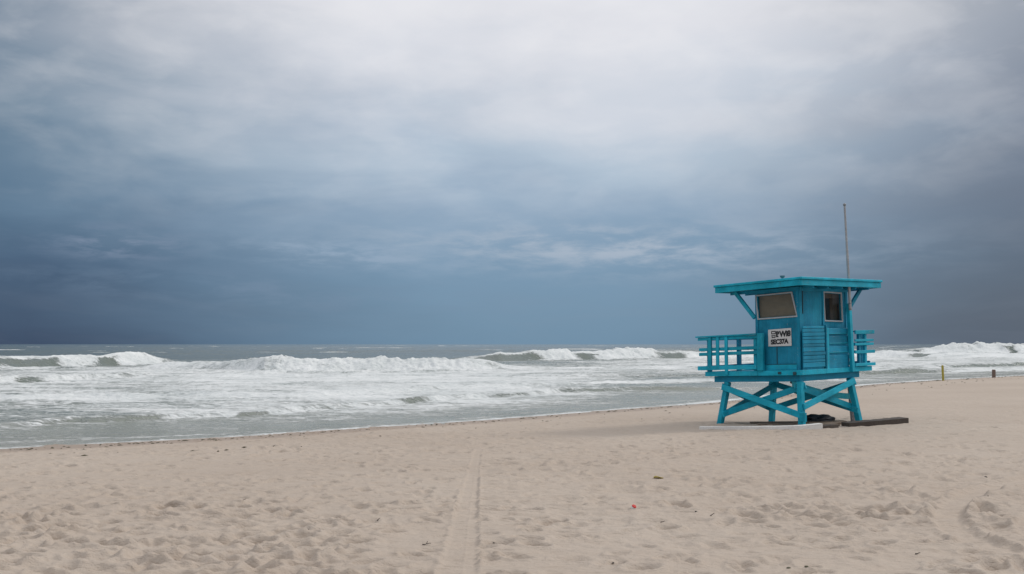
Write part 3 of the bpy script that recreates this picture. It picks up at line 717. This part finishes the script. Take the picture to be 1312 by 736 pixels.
# ---------------------------------------------------------------- litter, twigs and wrack
M_TWIG = simple_mat('dark_twig', (.035, .026, .020), .8, .4, 30)
M_PEB = simple_mat('dark_pebble', (.045, .038, .032), .7, .4, 30)
M_RED = simple_mat('red_plastic', (.55, .03, .02), .4, .1, 10); M_WH = simple_mat('white_plastic', (.75, .74, .72), .4, .08, 10)
M_LEAF = simple_mat('yellow_leaf', (.50, .42, .13), .7, .3, 30); M_KELP = simple_mat('dry_kelp', (.06, .055, .025), .7, .5, 20)
def surf(x, y):
    i = int(np.clip(np.searchsorted(rr, math.hypot(x, y)), 0, len(rr)-1)); j = int(np.clip(np.searchsorted(th[:1000], math.atan2(x, y)), 0, 999)); return float(SZ[i, j])
SZ = np.array(sand.data.vertices[0].co[2])  # replaced below
nv = len(sand.data.vertices); co_ = np.empty(nv*3, np.float32); sand.data.vertices.foreach_get('co', co_); SZ = co_.reshape(-1, 3)[:, 2].reshape(len(rr), -1)
def twig(x, y, L, ang, label, r=.0045, fork=True, mat=None):
    L *= .8; bm = bmesh.new(); n = 8; pts = []
    a = ang
    p = Vector((0, 0, .008)); st_ = L/n
    for i in range(n+1):
        pts.append(p.copy()); a += random.uniform(-.35, .35); p = p+Vector((math.cos(a)*st_, math.sin(a)*st_, random.uniform(-.002, .006)))
    for i in range(n): add_beam(bm, pts[i], pts[i+1]+(pts[i+1]-pts[i])*.1, 2*r*(1-.06*i), 2*r*(1-.06*i), (0, 0, 1), raw=True, bev=0)
    if fork:
        q = pts[4]; add_beam(bm, q, q+Vector((math.cos(ang+.9)*L*.3, math.sin(ang+.9)*L*.3, .02)), r*1.3, r*1.3, (0, 0, 1), raw=True, bev=0)
    o = done('twig', bm, mat or M_TWIG, None); o.location = (x, y, surf(x, y)); tag(o, label, 'twig')
def lump(name, x, y, s, mat, label, cat, flat=.6, group=None):
    s *= .7; bm = bmesh.new(); bmesh.ops.create_icosphere(bm, subdivisions=2, radius=s)
    k = random.uniform(0, 50)
    for v in bm.verts: v.co *= .75+.6*float(vnoise(np.array(v.co.x/s*1.4+k), np.array(v.co.y/s*1.4+v.co.z/s), 3)); v.co.z *= flat
    o = done(name, bm, mat, None, True); o.location = (x, y, surf(x, y)+s*flat*.4); tag(o, label, cat, group)
# red and white cap
root = bpy.data.objects.new('bottle_cap', None); C.objects.link(root); root.location = (1.59, 12.9, surf(1.59, 12.9)+.012); root.rotation_euler = (R(35), R(8), .4)
tag(root, 'small red plastic cap with white rim lying on the sand', 'bottle cap')
bm = bmesh.new(); bmesh.ops.create_cone(bm, segments=24, radius1=.036, radius2=.033, depth=.03, cap_ends=True)
for v in bm.verts:
    if round(math.atan2(v.co.y, v.co.x)/(math.pi/12)) % 2: v.co.x *= .95; v.co.y *= .95
done('rim', bm, M_WH, root)
bm = bmesh.new(); bmesh.ops.create_cone(bm, segments=24, radius1=.032, radius2=.024, depth=.012, cap_ends=True, matrix=Matrix.Translation((0, 0, .021))); done('top', bm, M_RED, root)
def leaf(x, y, s, ang, label):
    bm = bmesh.new(); n = 10; L_ = []; 
    for i in range(n+1):
        f = i/n; w = .42*math.sin(math.pi*min(1, f*.96+.02))**.8; zc = .12*math.sin(f*5)
        L_.append([bm.verts.new(Vector(((f-.5)*s, yy*w*s, (zc+abs(yy)*.18)*s*.6+.01))) for yy in (-1, -.4, 0, .4, 1)])
    for a, c in zip(L_[:-1], L_[1:]):
        for k in range(4): bm.faces.new((a[k], c[k], c[k+1], a[k+1]))
    bmesh.ops.solidify(bm, geom=bm.faces[:], thickness=.003)
    o = done('leaf', bm, M_LEAF, None, True); o.location = (x, y, surf(x, y)); o.rotation_euler = (0, 0, ang); tag(o, label, 'leaf')
leaf(2.42, 16.27, .17, .2, 'pale yellow leaf on the sand left of and below the tower'); leaf(2.50, 15.7, .09, 1.2, 'tiny yellow leaf beside the larger pale yellow leaf')
twig(2.12, 13.15, .14, -.7, 'bent dark twig right of the red cap'); lump('pebble', 2.36, 12.66, .022, M_PEB, 'dark pebble on the sand just right of the bent twig', 'pebble')
twig(2.50, 12.45, .08, .2, 'short dark twig right of the dark pebble', fork=False); twig(1.80, 11.95, .07, -1.2, 'thin upright looking twig below the red cap', fork=False)
lump('pebble', -2.36, 11.86, .030, M_PEB, 'blackish round pebble in the trampled sand left of the tyre track', 'pebble'); twig(-2.42, 11.55, .06, .8, 'tiny twig right below the blackish round pebble', fork=False)
lump('seaweed_clump', -2.34, 10.85, .05, M_KELP, 'small brown seaweed clump in the left foreground sand', 'seaweed', .35)
lump('pebble', -3.35, 9.85, .026, M_PEB, 'black pebble closest to the bottom left of the beach', 'pebble')
lump('pebble', -.20, 10.95, .016, M_PEB, 'tiny pebble in a footprint just right of the tyre track', 'pebble')
twig(-.98, 10.80, .12, .4, 'forked brown twig just left of the tyre track'); twig(-1.68, 12.3, .09, .9, 'short twig left of the tyre track above the forked one', fork=False)
twig(-3.75, 13.5, .13, .8, 'thin dark twig on smooth sand at the left of the beach', fork=False)
lump('pebble', 1.97, 19.3, .025, M_PEB, 'lone dark pebble on smooth sand between the leaf and the tower', 'pebble')
twig(6.70, 14.05, .16, -1.1, 'curved dark twig inside the curved tyre marks at right', r=.008); lump('pebble', 7.70, 16.0, .03, M_PEB, 'dark pebble by the upper curve of the right tyre marks', 'pebble')
lump('seaweed_clump', 2.70, 9.66, .035, M_KELP, 'left one of two small seaweed scraps at the bottom of the beach', 'seaweed', .4); lump('seaweed_clump', 2.86, 9.62, .03, M_KELP, 'right one of two small seaweed scraps at the bottom of the beach', 'seaweed', .4)
twig(4.2, 10.3, .07, .5, 'small brown twig among the deep footprints in the right foreground', fork=False); lump('pebble', 1.02, 10.0, .02, M_PEB, 'little dark pebble at the bottom centre right of the tyre track', 'pebble')
# wrack line: crumbs of weed along the high-water mark
bm = bmesh.new(); vs_ = []; 
for i in range(750):
    k = random.randint(1, 8); f = random.random(); (x0, y0), (x1, y1) = SH[k], SH[k+1]
    if y0 < 8: continue
    L = math.hypot(x1-x0, y1-y0); nx, ny = (y1-y0)/L, -(x1-x0)/L
    off = .35+abs(random.gauss(0, .55)) if random.random() < .75 else random.uniform(.5, 6)
    x = x0+(x1-x0)*f+nx*off; y = y0+(y1-y0)*f+ny*off
    if abs(x/y) > .62: continue
    s = random.uniform(.008, .024)*(1+y/60); z = sz(x, y)+s*.1; a = random.gauss(.7, .6); ln = random.uniform(1, 3.2)
    ca, sa = math.cos(a), math.sin(a)
    ring = [bm.verts.new((x+ca*u*s*ln-sa*v*s, y+sa*u*s*ln+ca*v*s, z+w*s)) for u, v, w in ((-1, 0, 0), (0, -.7, 0), (1, 0, 0), (0, .7, 0), (0, 0, .75), (0, 0, -.6))]
    for t3 in ((0, 1, 4), (1, 2, 4), (2, 3, 4), (3, 0, 4), (1, 0, 5), (2, 1, 5), (3, 2, 5), (0, 3, 5)): bm.faces.new([ring[q] for q in t3])
o = done('seaweed_wrack', bm, M_KELP, None); tag(o, 'crumbs of dark seaweed strewn along the high water line', 'seaweed', kind='stuff')

# ---------------------------------------------------------------- WORLD
SUN_AZ, SUN_EL = R(70), R(33)
w = bpy.data.worlds.new('World'); S.world = w; w.use_nodes = True; nt = w.node_tree; nt.nodes.clear(); g = G(nt)
out = g.node('ShaderNodeOutputWorld'); mixs = g.node('ShaderNodeMixShader')
sky = g.node('ShaderNodeTexSky'); sky.sky_type = 'NISHITA'; sky.sun_disc = False; sky.sun_elevation = SUN_EL; sky.sun_rotation = SUN_AZ
bg1 = g.node('ShaderNodeBackground'); bg1.inputs[1].default_value = .08; g.l(sky.outputs[0], bg1.inputs[0])
tc = g.node('ShaderNodeTexCoord').outputs['Generated']; sp = g.node('ShaderNodeSeparateXYZ'); g.l(tc, sp.inputs[0])
x, y, z = sp.outputs
el = g.m('MULTIPLY', g.m('ARCSINE', z), 180/math.pi); az = g.m('MULTIPLY', g.m('ARCTAN2', x, y), 180/math.pi)
# cloud-ceiling coordinates: streaks flatten towards the horizon
zc = g.m('ADD', g.m('MAXIMUM', z, 0.), .10)
cv = g.node('ShaderNodeCombineXYZ'); g.l(g.m('DIVIDE', x, zc), cv.inputs[0]); g.l(g.m('DIVIDE', y, zc), cv.inputs[1])
# angular coordinates for soft banks
av = g.node('ShaderNodeCombineXYZ'); g.l(g.m('MULTIPLY', az, .05), av.inputs[0]); g.l(g.m('MULTIPLY', el, .12), av.inputs[1])
w1 = g.noise(g.scale(cv.outputs[0], (.8, .55, 1), rot=(0, 0, R(20))), 1.1, 5, .5, .5)
w2 = g.noise(g.scale(av.outputs[0], (.8, 1.5, 1), rot=(0, 0, R(-18))), 1.5, 5, .52, .3)
w3 = g.noise(g.scale(av.outputs[0], (2.4, 2.2, 1), (3, 1, 0), (0, 0, R(-25))), 1.6, 7, .52, .25)
# tilt: the dark base of the storm lies lower on the right
elw = g.m('ADD', el, g.m('MULTIPLY', g.m('SUBTRACT', w1, .5), 2.2))
elw = g.m('ADD', elw, g.m('MULTIPLY', g.m('SUBTRACT', w2, .5), g.mr(el, 0, 12, 2., 8.)))
elw = g.m('ADD', elw, g.m('MULTIPLY', g.m('SUBTRACT', w3, .5), g.mr(el, 2, 18, .5, 2.2)))
f = g.mr(elw, 0, 90)
def srgb(r, g_, b_):
    return tuple(((c/255+.055)/1.055)**2.4 if c/255 > .04045 else c/255/12.92 for c in (r, g_, b_))
E_ = lambda d: d/90
cen = g.ramp(f, [(0, srgb(113, 144, 169)), (E_(4), srgb(120, 150, 176)), (E_(7.5), srgb(146, 169, 192)), (E_(10.5), srgb(180, 196, 212)), (E_(14), srgb(209, 215, 225)), (E_(18.5), srgb(227, 228, 234)), (E_(30), (.86, .87, .90)), (E_(55), (1.12, 1.13, 1.16))])
lef = g.ramp(f, [(0, srgb(60, 77, 102)), (E_(4), srgb(72, 96, 123)), (E_(8), srgb(92, 119, 144)), (E_(13), srgb(106, 130, 151)), (E_(18.5), srgb(108, 127, 147)), (E_(30), (.50, .52, .56)), (E_(55), (1.05, 1.06, 1.1))])
rig = g.ramp(f, [(0, srgb(82, 95, 112)), (E_(4), srgb(88, 101, 119)), (E_(8), srgb(101, 113, 131)), (E_(13), srgb(119, 129, 145)), (E_(18.5), srgb(140, 149, 161)), (E_(30), (.55, .56, .59)), (E_(55), (1.1, 1.1, 1.13))])
azn = g.m('ADD', az, g.m('MULTIPLY', g.m('SUBTRACT', w2, .5), 10.))
fl = g.mr(g.m('ADD', azn, g.m('MULTIPLY', el, .38)), -31, 0, 1.1, 0, True); fr_ = g.mr(g.m('SUBTRACT', azn, g.m('MULTIPLY', el, .30)), 4, 30, 0, 1, True)
fl = g.m('MULTIPLY', fl, g.mr(az, -100, -45, .35, 1.)); fr_ = g.m('MULTIPLY', fr_, g.mr(az, 45, 100, 1., .35))
c = g.mix(fl, cen, lef); c = g.mix(fr_, c, rig)
# torn scud low over the water
def band(c0, s0, e0, se, a0, sa, amp, seed, tilt=0.):
    d = g.m('DIVIDE', g.m('SUBTRACT', g.m('ADD', el, g.m('MULTIPLY', g.m('SUBTRACT', az, a0), tilt)), e0), se); d = g.m('MULTIPLY', d, d)
    a = g.m('DIVIDE', g.m('SUBTRACT', az, a0), sa); a = g.m('MULTIPLY', a, a)
    gs = g.m('POWER', 2.718, g.m('MULTIPLY', g.m('ADD', d, a), -1.))
    n = g.noise(g.scale(av.outputs[0], (1.5, 2.6, 1), (seed, seed*.7, 0)), s0, 8, .6, .25)
    return g.m('MULTIPLY', g.m('MULTIPLY', gs, g.mr(n, .40, .66, 0, 1, True)), amp)
for (s0, e0, se, a0, sa, amp, col_, seed, tilt) in [
        (3.4, 5.7, 1.35, 5.5, 12.0, 1., srgb(170, 183, 199), 1.7, .03), (5.5, 5.2, .75, -9, 6, .85, srgb(150, 170, 192), 4.1, .05), (5.0, 5.5, .8, -22, 3.2, 1., srgb(126, 142, 166), 6.6, .0),
        (3.0, 3.0, 1.0, -14, 12, .5, srgb(118, 140, 165), 9.2, .05), (2.0, 7.2, 1.3, -2, 5, .35, srgb(165, 184, 203), 12.2, .22), (1.6, 10.5, 2.2, -6, 8, .28, srgb(150, 170, 196), 15.2, .3)]:
    c = g.mix(band(0, s0, e0, se, a0, sa, amp, seed, tilt), c, col_)
# mottling in the lit ceiling
c = g.mix(g.m('MULTIPLY', g.mr(w3, .44, .66), g.mr(el, 5, 16, .0, .2)), c, (.93, .92, .93))
c = g.mix(g.m('MULTIPLY', g.mr(w1, .5, .34), g.mr(el, 6, 16, .05, .22)), c, srgb(150, 160, 178))
bg2 = g.node('ShaderNodeBackground'); g.l(c, bg2.inputs[0]); bg2.inputs[1].default_value = 1.0
mixs.inputs[0].default_value = .96
g.l(bg1.outputs[0], mixs.inputs[1]); g.l(bg2.outputs[0], mixs.inputs[2]); g.l(mixs.outputs[0], out.inputs[0])

sl = bpy.data.lights.new('sun', 'SUN'); sl.energy = 1.4; sl.angle = R(12); sl.color = (1, .96, .90)
so = bpy.data.objects.new('sun', sl); C.objects.link(so)
dv = -Vector((math.sin(SUN_AZ)*math.cos(SUN_EL), math.cos(SUN_AZ)*math.cos(SUN_EL), math.sin(SUN_EL)))
so.rotation_euler = dv.to_track_quat('-Z', 'Y').to_euler()

# ---------------------------------------------------------------- CAMERA
cam = bpy.data.cameras.new('camera'); co = bpy.data.objects.new('camera', cam); C.objects.link(co)
cam.sensor_width = 36; cam.lens = 1250/1312*36; cam.clip_end = 30000; cam.clip_start = .1
co.location = (0, 0, 2.2); co.rotation_euler = (math.pi/2+math.atan(73/1250), 0, 0); S.camera = co
S.view_settings.view_transform = 'Standard'; S.view_settings.look = 'None'; S.view_settings.exposure = 0; S.view_settings.gamma = 1
S.view_settings.use_curve_mapping = False
S.render.engine = 'CYCLES'
